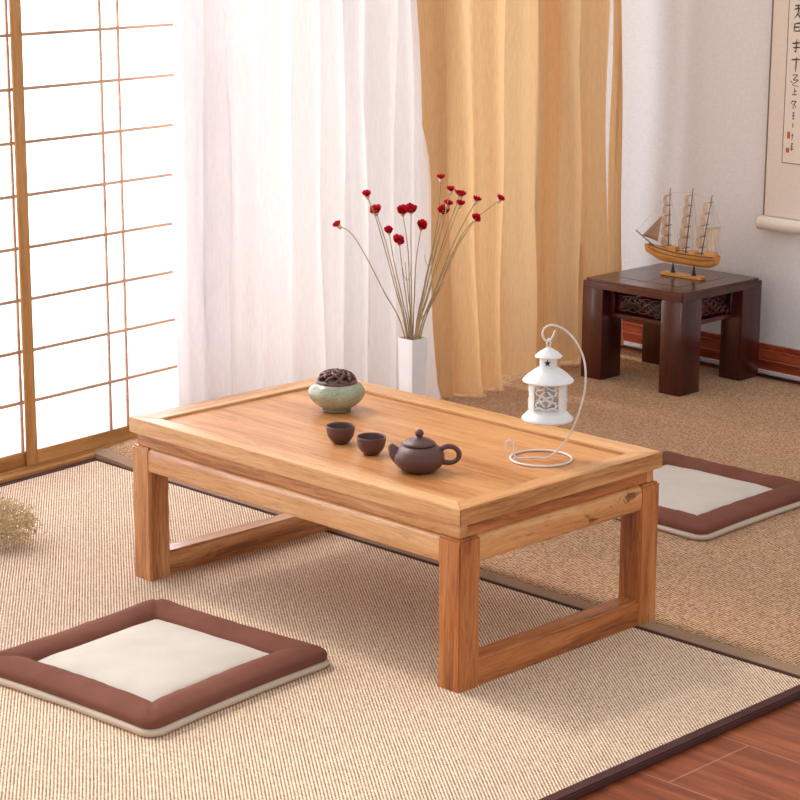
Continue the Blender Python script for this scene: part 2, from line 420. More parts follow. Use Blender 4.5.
# ================================================================== CURTAINS
def curtain(name, label, mat, creases, amp, x0, z0, z1, seed, hem_mat=None, tilt=0, group=None, tilt1=0):
    """creases: y of the valleys at the floor; the cloth bulges into the room between them"""
    rnd = random.Random(seed); n = len(creases)-1
    amps = [amp*rnd.uniform(.7, 1.25) for _ in range(n)]; sh_ = [rnd.uniform(-.25, .25) for _ in range(n)]
    def pt(u, v, off=0):
        z = z0+(z1-z0)*v
        k = min(int(u*n), n-1); t = u*n-k
        ya, yb = creases[k], creases[k+1]
        top = max(0, z)/1.0
        y = ya+(yb-ya)*t + (tilt+(tilt1-tilt)*u)*top
        a = amps[k]*(1-.18*top+.10*math.sin(3.1*z+k*2.1+seed))
        tt = t**(1+sh_[k]*.8)
        x = x0+a*(math.sin(PI*tt)**.75) + .004*math.sin(z*9+k*1.7)+.003*math.sin(26*t*PI/6+z*2)
        wob = .006*math.sin(z*4.2+k*2.7+seed)
        if z < .05: x += .010*(1-z/.05)**2*(1 if k % 2 else .4)
        return Vector((x+off, y+wob, max(z, z0)))
    b = bmesh.new(); nu = n*14
    grid(b, lambda u, v: pt(u, v), nu, 60)
    o = obj(name, b, mat, None, 'all'); tag(o, label, 'curtain', group)
    return o
curtain('sheer_curtain', 'white sheer curtain hanging in soft folds behind the vase and the table', WHITEC,
        [.360, .435, .50, .60, .69, .78, .86, .93, 1.01, 1.08, 1.16], .056, -1.020, .004, 2.3, 3, tilt=.0, tilt1=-.012)
curtain('sheer_curtain', 'narrow amber sheer curtain directly behind the red dried flowers', AMBERC,
        [1.135, 1.18, 1.27, 1.365], .050, -.992, .006, 2.3, 5, tilt=-.075, tilt1=-.005)
curtain('sheer_curtain', 'wide amber sheer curtain between the narrow amber one and the dark stool', AMBERC,
        [1.390, 1.56, 1.61, 1.725, 1.830], .056, -1.040, .010, 2.3, 8, tilt=-.010, tilt1=-.02)
curtain('sheer_curtain', 'thin strip of amber sheer curtain against the bare wall, rightmost of the curtains', AMBERC,
        [1.860, 1.886, 1.912], .014, -1.045, .012, 2.3, 11, tilt=-.02, tilt1=-.025)

# ================================================================== LOW TABLE
tb = thing('low_table', 'low rectangular honey coloured wooden table in the middle of the room', 'table')
a, b_ = .407, .2475
ZT, ZB = .298, .2705
fl, frr, ff, fb = .048, .038, .034, .052          # board widths left, right, front, back
def poly_prism(pts, z0, z1, bev=.0012):
    b = bmesh.new(); prism(b, pts, 2, z0, z1)
    bmesh.ops.bevel(b, geom=b.edges[:], offset=bev, segments=2, affect='EDGES'); return b
ia, ib, ja, jb = -a+fl, a-frr, -b_+ff, b_-fb
fo = obj('frame_board', poly_prism([(-a, -b_), (a, -b_), (ib, ja), (ia, ja)], ZB, ZT), OAKL[0], tb, True)
obj('frame_board', poly_prism([(a, -b_), (a, b_), (ib, jb), (ib, ja)], ZB, ZT), OAKL[1], tb, True)
obj('frame_board', poly_prism([(a, b_), (-a, b_), (ia, jb), (ib, jb)], ZB, ZT), OAKL[0], tb, True)
obj('frame_board', poly_prism([(-a, b_), (-a, -b_), (ia, ja), (ia, jb)], ZB, ZT), OAKL[1], tb, True)
obj('top_panel', box(ia+.0022, ib-.0002, ja+.0002, jb-.0022, ZB+.004, ZT-.0045, .0006, 1), OAKT, tb)
wi = .0105
for y0_ in (-b_+wi, b_-wi-.018): obj('waist_board', box(-a+wi, a-wi, y0_, y0_+.018, .2472, ZB, .0008, 1), OAK[0], tb)
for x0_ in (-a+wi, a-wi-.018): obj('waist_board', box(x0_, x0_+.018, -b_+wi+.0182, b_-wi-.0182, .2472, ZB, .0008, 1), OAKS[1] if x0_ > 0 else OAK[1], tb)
e, g_, lg = .4045, .2445, .046
for sx in (-1, 1):
    for sy in (-1, 1):
        x0, x1 = sorted((sx*e, sx*(e-lg))); y0, y1 = sorted((sy*g_, sy*(g_-lg)))
        L = box(x0, x1, y0, y1, 0, .247, 0)
        ed = [q for q in L.edges if all(abs(v.co.z-.247) < 1e-5 for v in q.verts)]
        bmesh.ops.bevel(L, geom=ed, offset=.0035, segments=4, affect='EDGES')
        ed = [q for q in L.edges if abs(q.verts[0].co.z-q.verts[1].co.z) > .1]
        bmesh.ops.bevel(L, geom=ed, offset=.0018, segments=2, affect='EDGES')
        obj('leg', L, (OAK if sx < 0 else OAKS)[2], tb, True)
def apron_prof(o, s):   # o outer coordinate, s the outward sign
    pts = [(o-s*.020, .2065), (o-s*.0015, .2050), (o, .2065), (o, .236)]
    for k in range(1, 7):
        an = k/6*PI/2; pts.append((o-s*.011*(1-math.cos(an)), .236+.011*math.sin(an)))
    pts.append((o-s*.020, .247)); return pts
for s in (-1, 1):
    obj('apron', prism(bmesh.new(), apron_prof(s*(g_-.001), s), 0, -e+lg-.0002, e-lg+.0002), OAK[0], tb, True)
    obj('apron', prism(bmesh.new(), apron_prof(s*(e-.001), s), 1, -g_+lg-.0002, g_-lg+.0002), OAKK if s > 0 else OAK[1], tb, True)
    x0, x1 = sorted((s*(e-.002), s*(e-.040)))
    S = box(x0, x1, -g_+lg-.0002, g_-lg+.0002, .0005, .045, 0)
    ed = [q for q in S.edges if all(abs(v.co.z-.045) < 1e-5 for v in q.verts) and abs(q.verts[0].co.y-q.verts[1].co.y) > .1]
    bmesh.ops.bevel(S, geom=ed, offset=.004, segments=3, affect='EDGES')
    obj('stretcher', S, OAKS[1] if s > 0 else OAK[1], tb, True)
ZP = ZT-.0045      # the sunken panel surface

# ================================================================== CENSER
cs = thing('incense_burner', 'squat crackled celadon incense burner with dark pierced lid on the table', 'incense burner', (-.197, .064, ZP))
b = bmesh.new()
prof = [(0, .002), (.022, .0005), (.026, .0015), (.0275, .006), (.034, .011), (.043, .018), (.0495, .027), (.0515, .034), (.050, .041), (.045, .048), (.038, .0525), (.035, .0535), (.034, .0525), (.034, .049), (0, .047)]
pp = smoothpath([(r, z, 0) for r, z in prof[1:11]], 40)
lathe(b, [(0, .002)]+[(p.x, p.y) for p in pp]+prof[11:], 64)
obj('bowl', b, CELADON, cs, 'all')
lid = bmesh.new()
lathe(lid, [(0.0335, .0500), (.0375, .0535), (.037, .0565), (.034, .058), (.0300, .0585), (.0300, .0545), (.0335, .0500)], 56)
lo = obj('lid', lid, LIDM, cs, 'all')
sw = bmesh.new()
def dome(r): return .058+.0165*math.sqrt(max(0, 1-(r/.033)**2))
for k in range(9):
    a0_ = 2*PI*k/9
    pts = [Vector((r*math.cos(a0_+t*1.5), r*math.sin(a0_+t*1.5), dome(r)-.001)) for t in [i/12 for i in range(13)] for r in [.0325*(1-t*.88)]]
    tube(sw, pts, lambda t: .0034*(1-.45*t), 6)
for k in range(7):
    a0_ = 2*PI*k/7+.3
    pts = [Vector((r*math.cos(a0_-t*1.1), r*math.sin(a0_-t*1.1), dome(r)+.0004)) for t in [i/10 for i in range(11)] for r in [.030*(1-t*.8)]]
    tube(sw, pts, lambda t: .0022, 6)
bmesh.ops.create_uvsphere(sw, u_segments=12, v_segments=8, radius=.005, matrix=Matrix.Translation((0, 0, .0735)))
obj('pierced_dome', sw, LIDM, lo, 'all')

# ================================================================== TEA SET
def cup():
    b = bmesh.new()
    out = [(0, .0012), (.0105, .0008), (.0120, 0), (.0132, .0016), (.0175, .006), (.0222, .0135), (.0243, .022), (.0247, .0295), (.0243, .0315), (.0232, .0312), (.0226, .028), (.0205, .015), (.0150, .007), (0, .0045)]
    lathe(b, out, 48); return b
cobj = obj('teacup', cup(), CLAY, None, 'all', (-.023, -.091, ZP))
tag(cobj, 'small dark clay teacup nearer the incense burner', 'cup', 'clay teacups on the table')
c2 = cobj.copy(); COL.objects.link(c2); c2.location = (.0656, -.104, ZP); c2.rotation_euler.z = 1
tag(c2, 'small dark clay teacup beside the teapot spout', 'cup', 'clay teacups on the table')

tp = thing('teapot', 'small dark purple clay teapot with round body and ball knob on the table', 'teapot', (.1945, -.121, ZP), math.atan2(R2.y, R2.x))
tp.scale = (1.02, 1.02, .93)
b = bmesh.new()
body = smoothpath([(.022, .0005, 0), (.030, .0045, 0), (.038, .014, 0), (.0408, .025, 0), (.0385, .036, 0), (.031, .0445, 0), (.0235, .0485, 0)], 36)
lathe(b, [(0, .0015), (.019, .0012)]+[(p.x, p.y) for p in body]+[(.022, .049), (.020, .047), (0, .046)], 64)
obj('body', b, CLAY, tp, 'all')
b = bmesh.new()
lathe(b, [(0, .0478), (.0225, .0478), (.0262, .0487), (.0265, .0505), (.024, .0530), (.018, .0568), (.010, .0602), (.0045, .0618), (.0042, .0635), (0, .0637)], 48)
ld = obj('lid', b, CLAY, tp, 'all')
b = bmesh.new(); bmesh.ops.create_uvsphere(b, u_segments=24, v_segments=16, radius=.0072, matrix=Matrix.Translation((0, 0, .0685)))
obj('knob', b, CLAY, ld, 'all')
b = bmesh.new()
sp = smoothpath([(-.028, 0, .023), (-.037, 0, .031), (-.0425, 0, .041), (-.046, 0, .0480)], 16)
tube(b, sp, lambda t: .0115*(1-t)**.9+.0036, 18)
obj('spout', b, CLAY, tp, 'all')
b = bmesh.new()
hp = smoothpath([(.033, 0, .0395), (.044, 0, .0445), (.056, 0, .0425), (.0635, 0, .033), (.061, 0, .0215), (.050, 0, .0155), (.036, 0, .017)], 28)
tube(b, hp, lambda t: .0052-.001*math.sin(PI*t), 12)
obj('handle', b, CLAY, tp, 'all')

# ================================================================== LANTERN AND STAND
LR = Vector((R2.x, R2.y, 0)).normalized(); LD = Vector((Fw.x, Fw.y, 0)).normalized()
ang = math.atan2(LR.y, LR.x)
st = thing('wire_lantern_stand', 'white wire stand with ring foot and hooked arm holding the lantern', 'lantern stand', (.2858, .0753, ZP), ang)
b = bmesh.new()
tube(b, [(.051*math.cos(2*PI*k/64), .051*math.sin(2*PI*k/64), .0022) for k in range(64)], .0021, 8, closed=True)
obj('ring_foot', b, WIREM, st, 'all')
def PX(x, y): return ((x-542.5)/606.0, 0, (458-y)/591.0)   # the arm's own side view, metres from its foot
arm = [PX(*q) for q in [(519, 452), (524, 457.5), (536, 459), (548, 456), (559, 448), (569, 435), (577, 418), (583, 398), (585.5, 378), (583.5, 358), (576, 341), (565, 329), (553, 323.5), (545, 325), (541.5, 331), (543.5, 337.5), (548, 339), (551.5, 335), (554, 328.5)]]
arm = [(-.047, -.012, .006), (-.040, -.010, .0045)] + [(x, -.008 if i < 2 else -.004 if i < 4 else 0, max(z, .0055)) for i, (x, y, z) in enumerate(arm[2:])]
b = bmesh.new(); tube(b, smoothpath(arm, 120), .0017, 8)
obj('arm', b, WIREM, st, 'all')
b = bmesh.new()
lp = [(-.041, -.012, .004), (-.0455, -.010, .012), (-.045, -.008, .022), (-.047, -.006, .030), (-.053, -.005, .034), (-.058, -.005, .030), (-.058, -.006, .020), (-.055, -.008, .015)]
tube(b, smoothpath(lp, 40), .0016, 8); obj('tail_loop', b, WIREM, st, 'all')

lx = (546.5-541)/606.0
LC = Vector((.2858, .0753, 0))+LR*lx
LZ = ZP+(458-421)/591.0+.0065
ln = thing('hanging_lantern', 'white metal lantern with pierced scroll window and star cut neck hanging over the table', 'lantern', (LC.x, LC.y, LZ), ang)
ln.scale = (.93, .93, .985)
b = bmesh.new()
lathe(b, [(0, .006), (.030, .004), (.0455, 0), (.0462, .0015), (.0455, .004), (.040, .0085), (.0365, .0125), (.0345, .0145), (0, .0145)], 56)
obj('base', b, WHITEM, ln, 'all')
RB = .0335; zb0, zb1 = .0145, .068
wins = [(-PI/2-.16+k*2*PI/3) for k in range(3)]; hw = .72
b = bmesh.new()
def arcslab(bm, a0, a1, z0, z1, r, th, n):
    for i in range(n):
        A, B = a0+(a1-a0)*i/n, a0+(a1-a0)*(i+1)/n
        q = [Vector((rr*math.cos(t), rr*math.sin(t), z)) for rr in (r, r-th) for t in (A, B) for z in (z0, z1)]
        v = [bm.verts.new(p) for p in q]
        for f in ((0, 2, 3, 1), (4, 5, 7, 6), (0, 1, 5, 4), (2, 6, 7, 3), (1, 3, 7, 5), (0, 4, 6, 2)): bm.faces.new([v[i] for i in f])
for c in wins:
    arcslab(b, c+hw, c+2*PI/3-hw, zb0, zb1, RB, .0015, 10)
    arcslab(b, c-hw, c+hw, zb0, zb0+.0045, RB, .0015, 14); arcslab(b, c-hw, c+hw, zb1-.0045, zb1, RB, .0015, 14)
obj('cage', b, WHITEM, ln, False)
def onc(c, s, z, dr=0): return Vector(((RB+dr)*math.cos(c+s/RB), (RB+dr)*math.sin(c+s/RB), z))
W_, zc, Hh = hw*RB, (zb0+zb1)/2, (zb1-zb0)/2-.0045
def spiral(c, cx, cz, r0, r1, t0, turns, n=22):
    return [onc(c, cx+(r0+(r1-r0)*i/n)*math.cos(t0+turns*i/n), cz+(r0+(r1-r0)*i/n)*math.sin(t0+turns*i/n)) for i in range(n+1)]
for c in wins:
    fg = bmesh.new()
    for sx in (-1, 1):
        for sz in (-1, 1):
            cx_, cz_ = sx*W_*.56, zc+sz*Hh*.56
            tube(fg, spiral(c, cx_, cz_, .0085, .002, (PI if sx > 0 else 0)+(.3*sx*sz), sx*sz*5.2), .0015, 5)
            tube(fg, [onc(c, sx*(.002+.006*math.sin(PI*t)), zc+sz*(.001+.012*t)) for t in [i/8 for i in range(9)]], .0014, 5)
            tube(fg, [onc(c, sx*(.001+.012*t), zc+sz*(.004*math.sin(PI*t))) for t in [i/8 for i in range(9)]], .0014, 5)
            tube(fg, [onc(c, sx*W_*t, zc+sz*Hh*(.98-.28*math.sin(PI*t))) for t in [i/8 for i in range(9)]], .0012, 5)
    tube(fg, [onc(c, .0028*math.cos(t), zc+.0028*math.sin(t)) for t in [i/12*2*PI for i in range(12)]], .0012, 5, closed=True)
    obj('scroll_grille', fg, WHITEM, ln, 'all')
b = bmesh.new(); lathe(b, [(.0312, .0147), (.0312, .0675)], 48); obj('glass_cylinder', b, GLASS, ln, 'all')
b = bmesh.new()
lathe(b, [(0, .068), (.045, .066), (.0458, .0675), (.045, .0690), (.038, .0755), (.027, .084), (.0175, .0895), (.0145, .0905), (0, .0905)], 56)
obj('roof', b, WHITEM, ln, 'all')
b = bmesh.new(); lathe(b, [(0, .090), (.0155, .0903), (.0155, .1085), (0, .1087)], 40)
nk = obj('neck', b, WHITEM, ln, True)
b = bmesh.new()
for k in range(3):
    c = -PI/2-.18+k*2*PI/3
    ctr = b.verts.new(Vector(((.01575)*math.cos(c), (.01575)*math.sin(c), .0992)))
    vs_ = []
    for i in range(10):
        rr = .0068 if i % 2 == 0 else .0027; t = PI/2+i*PI/5
        s = rr*math.cos(t); vs_.append(b.verts.new(Vector((.01585*math.cos(c+s/.0158), .01585*math.sin(c+s/.0158), .0992+rr*math.sin(t)))))
    for i in range(10): b.faces.new((ctr, vs_[i], vs_[(i+1) % 10]))
obj('star_opening_shade', b, BLACK, nk)  # black stars on the closed neck, painted shade in place of open holes
b = bmesh.new(); lathe(b, [(0, .1085), (.024, .1075), (.0245, .1088), (.0235, .110), (.017, .1155), (.009, .1205), (.0035, .1235), (0, .124)], 44)
obj('cap', b, WHITEM, ln, 'all')
hook_z = ZP+(458-337.5)/591.0-LZ     # bottom of the stand's hook, seen from the lantern base
b = bmesh.new()
tube(b, smoothpath([(-.0022, 0, .1225), (-.004, 0, .130), (-.0035, .001, hook_z-.004), (0, .0016, hook_z+.0035), (.0035, .001, hook_z-.003), (.003, 0, .132), (.0015, 0, .1225)], 40), .0013, 6)
obj('hanging_loop', b, WHITEM, ln, 'all')

# ================================================================== VASE + FLOWERS
VX, VY, VH = -.516, .582, .304
vz = thing('square_vase', 'tall narrow square white vase standing behind the table', 'vase', (VX, VY, .0))
b = bmesh.new()
def sq(h, z): return [(-h, -h, z), (h, -h, z), (h, h, z), (-h, h, z)]
loops = [sq(.0165, .0), sq(.0168, .004), sq(.0222, VH-.001), sq(.0219, VH), sq(.0195, VH), sq(.0193, VH-.002), sq(.0150, .02)]
prev = None
for L in loops:
    vs_ = [b.verts.new(p) for p in L]
    if prev:
        for k in range(4): b.faces.new((prev[k], prev[(k+1) % 4], vs_[(k+1) % 4], vs_[k]))
    else: b.faces.new(vs_[::-1])
    prev = vs_
b.faces.new(prev)
bmesh.ops.bevel(b, geom=[q for q in b.edges if abs(q.verts[0].co.z-q.verts[1].co.z) > .1], offset=.0012, segments=2, affect='EDGES')
obj('body', b, VASEM, vz, True)

def ray(x, y):
    return (Fw+R2*((x-400)/FPX)-U2*((y-400)/FPX)).normalized()
def at_depth(x, y, base, extra=0):
    d = ray(x, y); nn = Vector((Fw.x, Fw.y, 0))
    t = ((base-CAM).dot(nn)+extra*nn.length)/d.dot(nn); return CAM+d*t
# blossom centres measured on the bouquet (picture x, y) and how far each leans away from or towards the room
BL = [(338, 225, .01, 'flower leftmost of the bunch, on a stem bowed far out', (355, 238)),
      (367, 195, -.03, 'flower with long pale calyx, upper of the two at upper left', (378, 225)),
      (375.5, 211, .02, 'flower, open, just below the upper left bud', (385, 240)),
      (389, 231, .03, 'flower bud just left of the lowest blossom', (394, 262)),
      (399, 241, -.02, 'flower lowest in the bunch, above the left half of the vase', (403, 275)),
      (402.5, 211.5, .01, 'flower, left one of the touching middle pair', (408, 250)),
      (411, 210, -.02, 'flower, right one of the touching middle pair', (411, 250)),
      (421.5, 226, .02, 'flower alone, right of and below the middle pair', (416, 262)),
      (441, 178, .02, 'flower topmost of the whole bunch', (437, 225)),
      (450.5, 190, -.02, 'flower second highest of the bunch, on pale calyx', (440, 235)),
      (443.5, 211, .01, 'flower, large and open, lower left of the right-hand cluster', (433, 250)),
      (448, 204, -.01, 'flower bud tucked behind the large open blossom on the right', (437, 245)),
      (460, 195, .03, 'flower, upper of two stacked in the right-hand cluster', (442, 245)),
      (460, 204, -.03, 'flower, lower of two stacked in the right-hand cluster', (441, 255)),
      (476.5, 200, .02, 'flower half open, pale, right of the cluster', (455, 240)),
      (476, 218.5, -.01, 'flower alone below the pale half-open one on the right', (450, 258)),
      (500, 199, .01, 'flower rightmost, farthest out before the amber curtain', (464, 232))]
vb = Vector((VX, VY, VH))
for i, (px, py, dd, txt, mid) in enumerate(BL):
    P = at_depth(px, py, vb, dd)
    u = (px-419)/80; mp_ = at_depth(*mid, vb, dd*.5)
    rim = Vector((VX, VY, VH-.003))+LR*(u*.018 if abs(u) < .9 else .016*(1 if u > 0 else -1))+LD*(dd*.2)
    foot = Vector((VX, VY, .06+.01*(i % 3)))-LR*u*.004+LD*(.0015*((i % 5)-2))
    low = rim.lerp(mp_, .45)+Vector((0, 0, .01))
    t_ = thing('dried_flower', 'red dried '+txt, 'flower', tuple(foot), 0, 'red dried flowers in the white vase')
    b = bmesh.new()
    path = smoothpath([Vector((0, 0, 0)), rim-foot, low-foot, mp_-foot, P-foot], 36)
    tube(b, path, lambda t: .0017-.0008*t, 6)
    obj('stem', b, STEM, t_, 'all')
    dr = (P-mp_).normalized(); tilt = (dr*.6+Vector((0, 0, .35))-LD*(.9 if i in (2, 4, 7, 10, 6, 5, 15, 3) else .25)).normalized()
    q = tilt.to_track_quat('Z', 'Y').to_matrix().to_4x4()
    Mx = Matrix.Translation(P-foot) @ q @ Matrix.Scale(1.3 if i in (2, 4, 7, 10, 6, 5, 12) else 1.0, 4)
    b = bmesh.new()
    lathe(b, [(0, -.012), (.002, -.011), (.0042, -.006), (.0052, -.002), (.0050, -.0005), (0, -.001)], 14)
    bmesh.ops.transform(b, matrix=Mx, verts=b.verts)
    obj('calyx', b, CALYX, t_, 'all')
    b = bmesh.new(); rnd = random.Random(i)
    for k in range(11):
        an = 2*PI*k/6+rnd.uniform(-.2, .2) if k < 6 else 2*PI*k/5+.3; L = (.0105 if k < 6 else .0080)*rnd.uniform(.85, 1.1); op = rnd.uniform(.55, 1.05) if k < 6 else rnd.uniform(.1, .45)
        def pet(uu, vv):
            s = (uu-.5)*2; wd = .0062*math.sin(PI*min(1, .18+.70*vv))
            r = .002+L*vv*math.sin(op); z = L*vv*math.cos(op)-.002+.0018*s*s
            x = r; y = s*wd
            return Vector((x*math.cos(an)-y*math.sin(an), x*math.sin(an)+y*math.cos(an), z))
        F0 = set(b.faces); grid(b, pet, 4, 5)
        new = [f for f in b.faces if f not in F0]
        bmesh.ops.solidify(b, geom=new, thickness=.0008)
    bmesh.ops.transform(b, matrix=Mx, verts=b.verts)
    obj('petals', b, RED, t_, 'all')
# bare stems
for i, (tx, ty, dd, lab) in enumerate([(462, 238, .02, 'bare dry stem leaning right with a forked tip'), (405, 262, -.02, 'short bare dry stem near the middle of the bunch'), (444, 282, .015, 'bare dry stem with a side twig right of the middle'), (434, 243, -.01, 'bare dry stem under the large open blossom')]):
    P = at_depth(tx, ty, vb, dd); foot = Vector((VX+.003*(i-1.5), VY+.002*(1-i), .05))
    rim = Vector((VX, VY, VH))+LR*((tx-412)/60*.014)+LD*(.006*(1 if i % 2 else -1))
    b = bmesh.new()
    tube(b, smoothpath([Vector((0, 0, 0)), rim-foot, (rim.lerp(P, .5)-foot)+Vector((0, 0, .006)), P-foot], 24), lambda t: .0015-.0008*t, 6)
    for s in (-1, 1):
        q0 = rim.lerp(P, .72)-foot+Vector((0, 0, .004)); tube(b, smoothpath([q0, q0+LR*s*.006+Vector((0, 0, .012)), q0+LR*s*.009+Vector((0, 0, .028))], 8), lambda t: .0006, 5)
    tag(obj('dry_stem', b, STEM, None, 'all', tuple(foot)), lab+' in the white vase', 'stem', 'bare stems in the white vase')

# ================================================================== CUSHIONS
def cushion(label, cx, cy, rot, half, seed):
    r = thing('floor_cushion', label, 'cushion', (cx, cy, .0), rot, 'flat square floor cushions')
    rnd = random.Random(seed); sd = rnd.uniform(0, 9)
    def outline(t, h, rad):      # point on a rounded square, t in 0..1
        side = int(t*4) % 4; f = t*4-int(t*4)
        s = -1+2*f; x, y = h, s*h
        # round the corner
        k = h-rad
        if abs(y) > k:
            dy = (abs(y)-k)/rad*(PI/4); x = k+rad*math.cos(dy); y = math.copysign(k+rad*math.sin(dy), y)
        # slightly pulled-in sides
        x -= .006*math.sin(PI*f)*(h/half)
        c, s_ = [(1, 0), (0, 1), (-1, 0), (0, -1)][side]
        return Vector((x*c-y*s_, x*s_+y*c, 0))
    bn = bmesh.new(); N = 192
    prof = [(-.020, .0006), (-.004, .0003), (.003, .0022), (.0050, .0065), (.0036, .0110), (-.004, .0135), (-.02, .0140)]
    rings = []
    for dx, z in prof:
        ring = []
        for i in range(N):
            t = i/N; wv = .0022*noise.noise(Vector((t*22, sd, 0)))
            p = outline(t, half+dx, .030); p.z = z*(1+.10*noise.noise(Vector((t*15, sd, 5))))
            if z > .002: p += p.normalized()*wv
            ring.append(bn.verts.new(p))
        rings.append(ring)
    for A, B in zip(rings, rings[1:]):
        for i in range(N): bn.faces.new((A[i], A[(i+1) % N], B[(i+1) % N], B[i]))
    bn.faces.new(rings[0][::-1]); bn.faces.new(rings[-1])
    obj('base_pad', bn, BASEF, r, 'all')
    bw = .066; inner = half-bw
    bo = bmesh.new(); S = 16; rings = []
    for j in range(S+1):
        s = j/S
        ring = []
        for i in range(N):
            t = i/N
            po = outline(t, half, .026); pi_ = outline(t, inner, .007)
            # cross-section: full roll that falls to the inner seam
            an = PI*(1-s)
            xx = .5-.5*math.cos(PI*s) if s > 0 else 0
            p = po.lerp(pi_, xx)
            h = .0135+.0215*math.sin(PI*s)**.72
            if s > .5: h = max(h, .0200*(1-(s-.5)*.2))
            f = t*4-int(t*4); dc = min(f, 1-f)
            crease = math.exp(-(dc/.016)**2)
            h -= crease*.0035*math.sin(PI*s)
            h += .0024*noise.noise(Vector((p.x*16+sd, p.y*16, 1)))*math.sin(PI*s)+.0012*noise.noise(Vector((p.x*60+sd, p.y*60, 2)))*math.sin(PI*s)
            p.z = h
            if s < .3: p += po.normalized()*(.003*math.sin(PI*s/.3))
            ring.append(bo.verts.new(p))
        rings.append(ring)
    for A, B in zip(rings, rings[1:]):
        for i in range(N): bo.faces.new((A[i], A[(i+1) % N], B[(i+1) % N], B[i]))
    bmesh.ops.recalc_face_normals(bo, faces=bo.faces[:])
    obj('border', bo, BROWNF, r, 'all')
    bc = bmesh.new(); inn = inner+.003
    def cp(u, v):
        x, y = (u*2-1), (v*2-1)
        h = .0185+.0165*((1-abs(x)**3.2)*(1-abs(y)**3.2))**.6+.0015*noise.noise(Vector((x*3+sd, y*3, 4)))
        k = 1-.030*(math.sin(PI*v) if abs(x) > .9 else 0)*0
        return Vector((x*inn*(1-.022*math.cos(y*PI/2)), y*inn*(1-.022*math.cos(x*PI/2)), h))
    grid(bc, cp, 40, 40)
    obj('centre_pad', bc, BEIGEF, r, 'all')
    return r
def cc(P0, rot, s):   # centre from the near corner
    return (P0[0]+s/2*(-math.cos(rot))+s/2*(-math.sin(rot)), P0[1]+s/2*(-math.sin(rot))+s/2*math.cos(rot))
c1 = cc((.221, -.704), math.radians(5.5), .411)
cushion('brown bordered beige floor cushion lying in front of the table on the cream rug', c1[0], c1[1], math.radians(5.5), .2025, 1)
c2_ = cc((.196, .655), math.radians(1), .421)
cushion('brown bordered beige floor cushion on the tan rug behind the table right end', c2_[0], c2_[1], math.radians(1), .2085, 2)

# ================================================================== STOOL
sx0, sx1, sy0, sy1, SHH = -.893, -.575, 1.577, 1.905, .257
stl = thing('wooden_stool', 'dark red carved wooden stool with thick square legs in the corner by the wall', 'stool')
pl = bmesh.new()
tpb = box(sx0, sx1, sy0, sy1, SHH-.022, SHH, 0)
bmesh.ops.bevel(tpb, geom=[q for q in tpb.edges if abs(q.verts[0].co.z-q.verts[1].co.z) > .01], offset=.0025, segments=2, affect='EDGES')
bmesh.ops.bevel(tpb, geom=[q for q in tpb.edges if all(abs(v.co.z-SHH) < 1e-5 for v in q.verts)], offset=.006, segments=5, affect='EDGES')
obj('seat_frame', tpb, ROSE[0], stl, True)
gb = bmesh.new()
for k, (u0, u1) in enumerate([(.062, .148), (.150, .236)]): box(sx0+u0, sx0+u1+.018*(k == 1), sy0+.07, sy1-.07, SHH-.001, SHH+.0006, .0003, 1, gb)
obj('seat_panel', gb, ROSE[1], stl)
lw, ld_ = .066, .080
for ix in (0, 1):
    for iy in (0, 1):
        x0 = sx0 if ix == 0 else sx1-lw; y0 = sy0 if iy == 0 else sy1-ld_
        obj('leg', box(x0, x0+lw, y0, y0+ld_, 0, SHH-.0222, .0025, 2), ROSE[2], stl, True)
def carve(n_hat, origin, width, z0, z1, seed):
    """carved apron: frame, sunken field and raised scrolls; origin = left bottom, n_hat outward, width along tangent"""
    tg = Vector((-n_hat.y, n_hat.x, 0)); o3 = Vector(origin)
    mt = Matrix((tg, Vector((0, 0, 1)), n_hat)).transposed().to_4x4(); mt.translation = o3
    f = bmesh.new(); H = z1-z0; fr_ = .012
    box(0, width, 0, fr_, -.016, 0, .0015, 1, f, mt); box(0, width, H-fr_*.6, H, -.016, 0, .0015, 1, f, mt)
    box(0, fr_, fr_, H-fr_*.6, -.016, 0, .0015, 1, f, mt); box(width-fr_, width, fr_, H-fr_*.6, -.016, 0, .0015, 1, f, mt)
    ap = obj('apron', f, ROSE[0], stl, True)
    g = bmesh.new(); box(fr_, width-fr_, fr_, H-fr_*.6, -.014, -.009, 0, 1, g, mt)
    rnd = random.Random(seed)
    def pt(x, y): return mt @ Vector((x, y, -.0075))
    cw = width-2*fr_; ch = H-1.6*fr_; cy_ = fr_+ch/2
    for k in range(12):
        cx_ = fr_+cw*(.06+.88*((k*.37+.1) % 1)); cyy = cy_+ch*.30*math.sin(k*2.3); sgn = 1 if k % 2 else -1; r0 = ch*rnd.uniform(.20, .32)
        tube(g, [pt(min(max(cx_+r0*(1-.78*i/18)*math.cos(k+sgn*i/18*5.5), fr_+.002), width-fr_-.002), min(max(cyy+r0*(1-.78*i/18)*math.sin(k+sgn*i/18*5.5), fr_+.002), H-fr_*.6-.002)) for i in range(19)], lambda t: .0034*(1-.5*t), 6)
    for k in range(5):
        tube(g, [pt(fr_+cw*(.03+.94*i/20), cy_+ch*.36*math.sin(i/20*PI*2.0+k*1.3)) for i in range(21)], .0022, 6)
    obj('carving', g, ROSE[2], ap, 'all')
zc0, zc1 = SHH-.096, SHH-.0225
ins_ = .032
carve(Vector((0, -1, 0)), (sx0+lw, sy0+ins_, zc0), (sx1-lw)-(sx0+lw), zc0, zc1, 1)
carve(Vector((1, 0, 0)), (sx1-ins_+.004, sy0+ld_, zc0), (sy1-ld_)-(sy0+ld_), zc0, zc1, 2)
carve(Vector((0, 1, 0)), (sx1-lw, sy1-ins_, zc0), (sx1-lw)-(sx0+lw), zc0, zc1, 3)
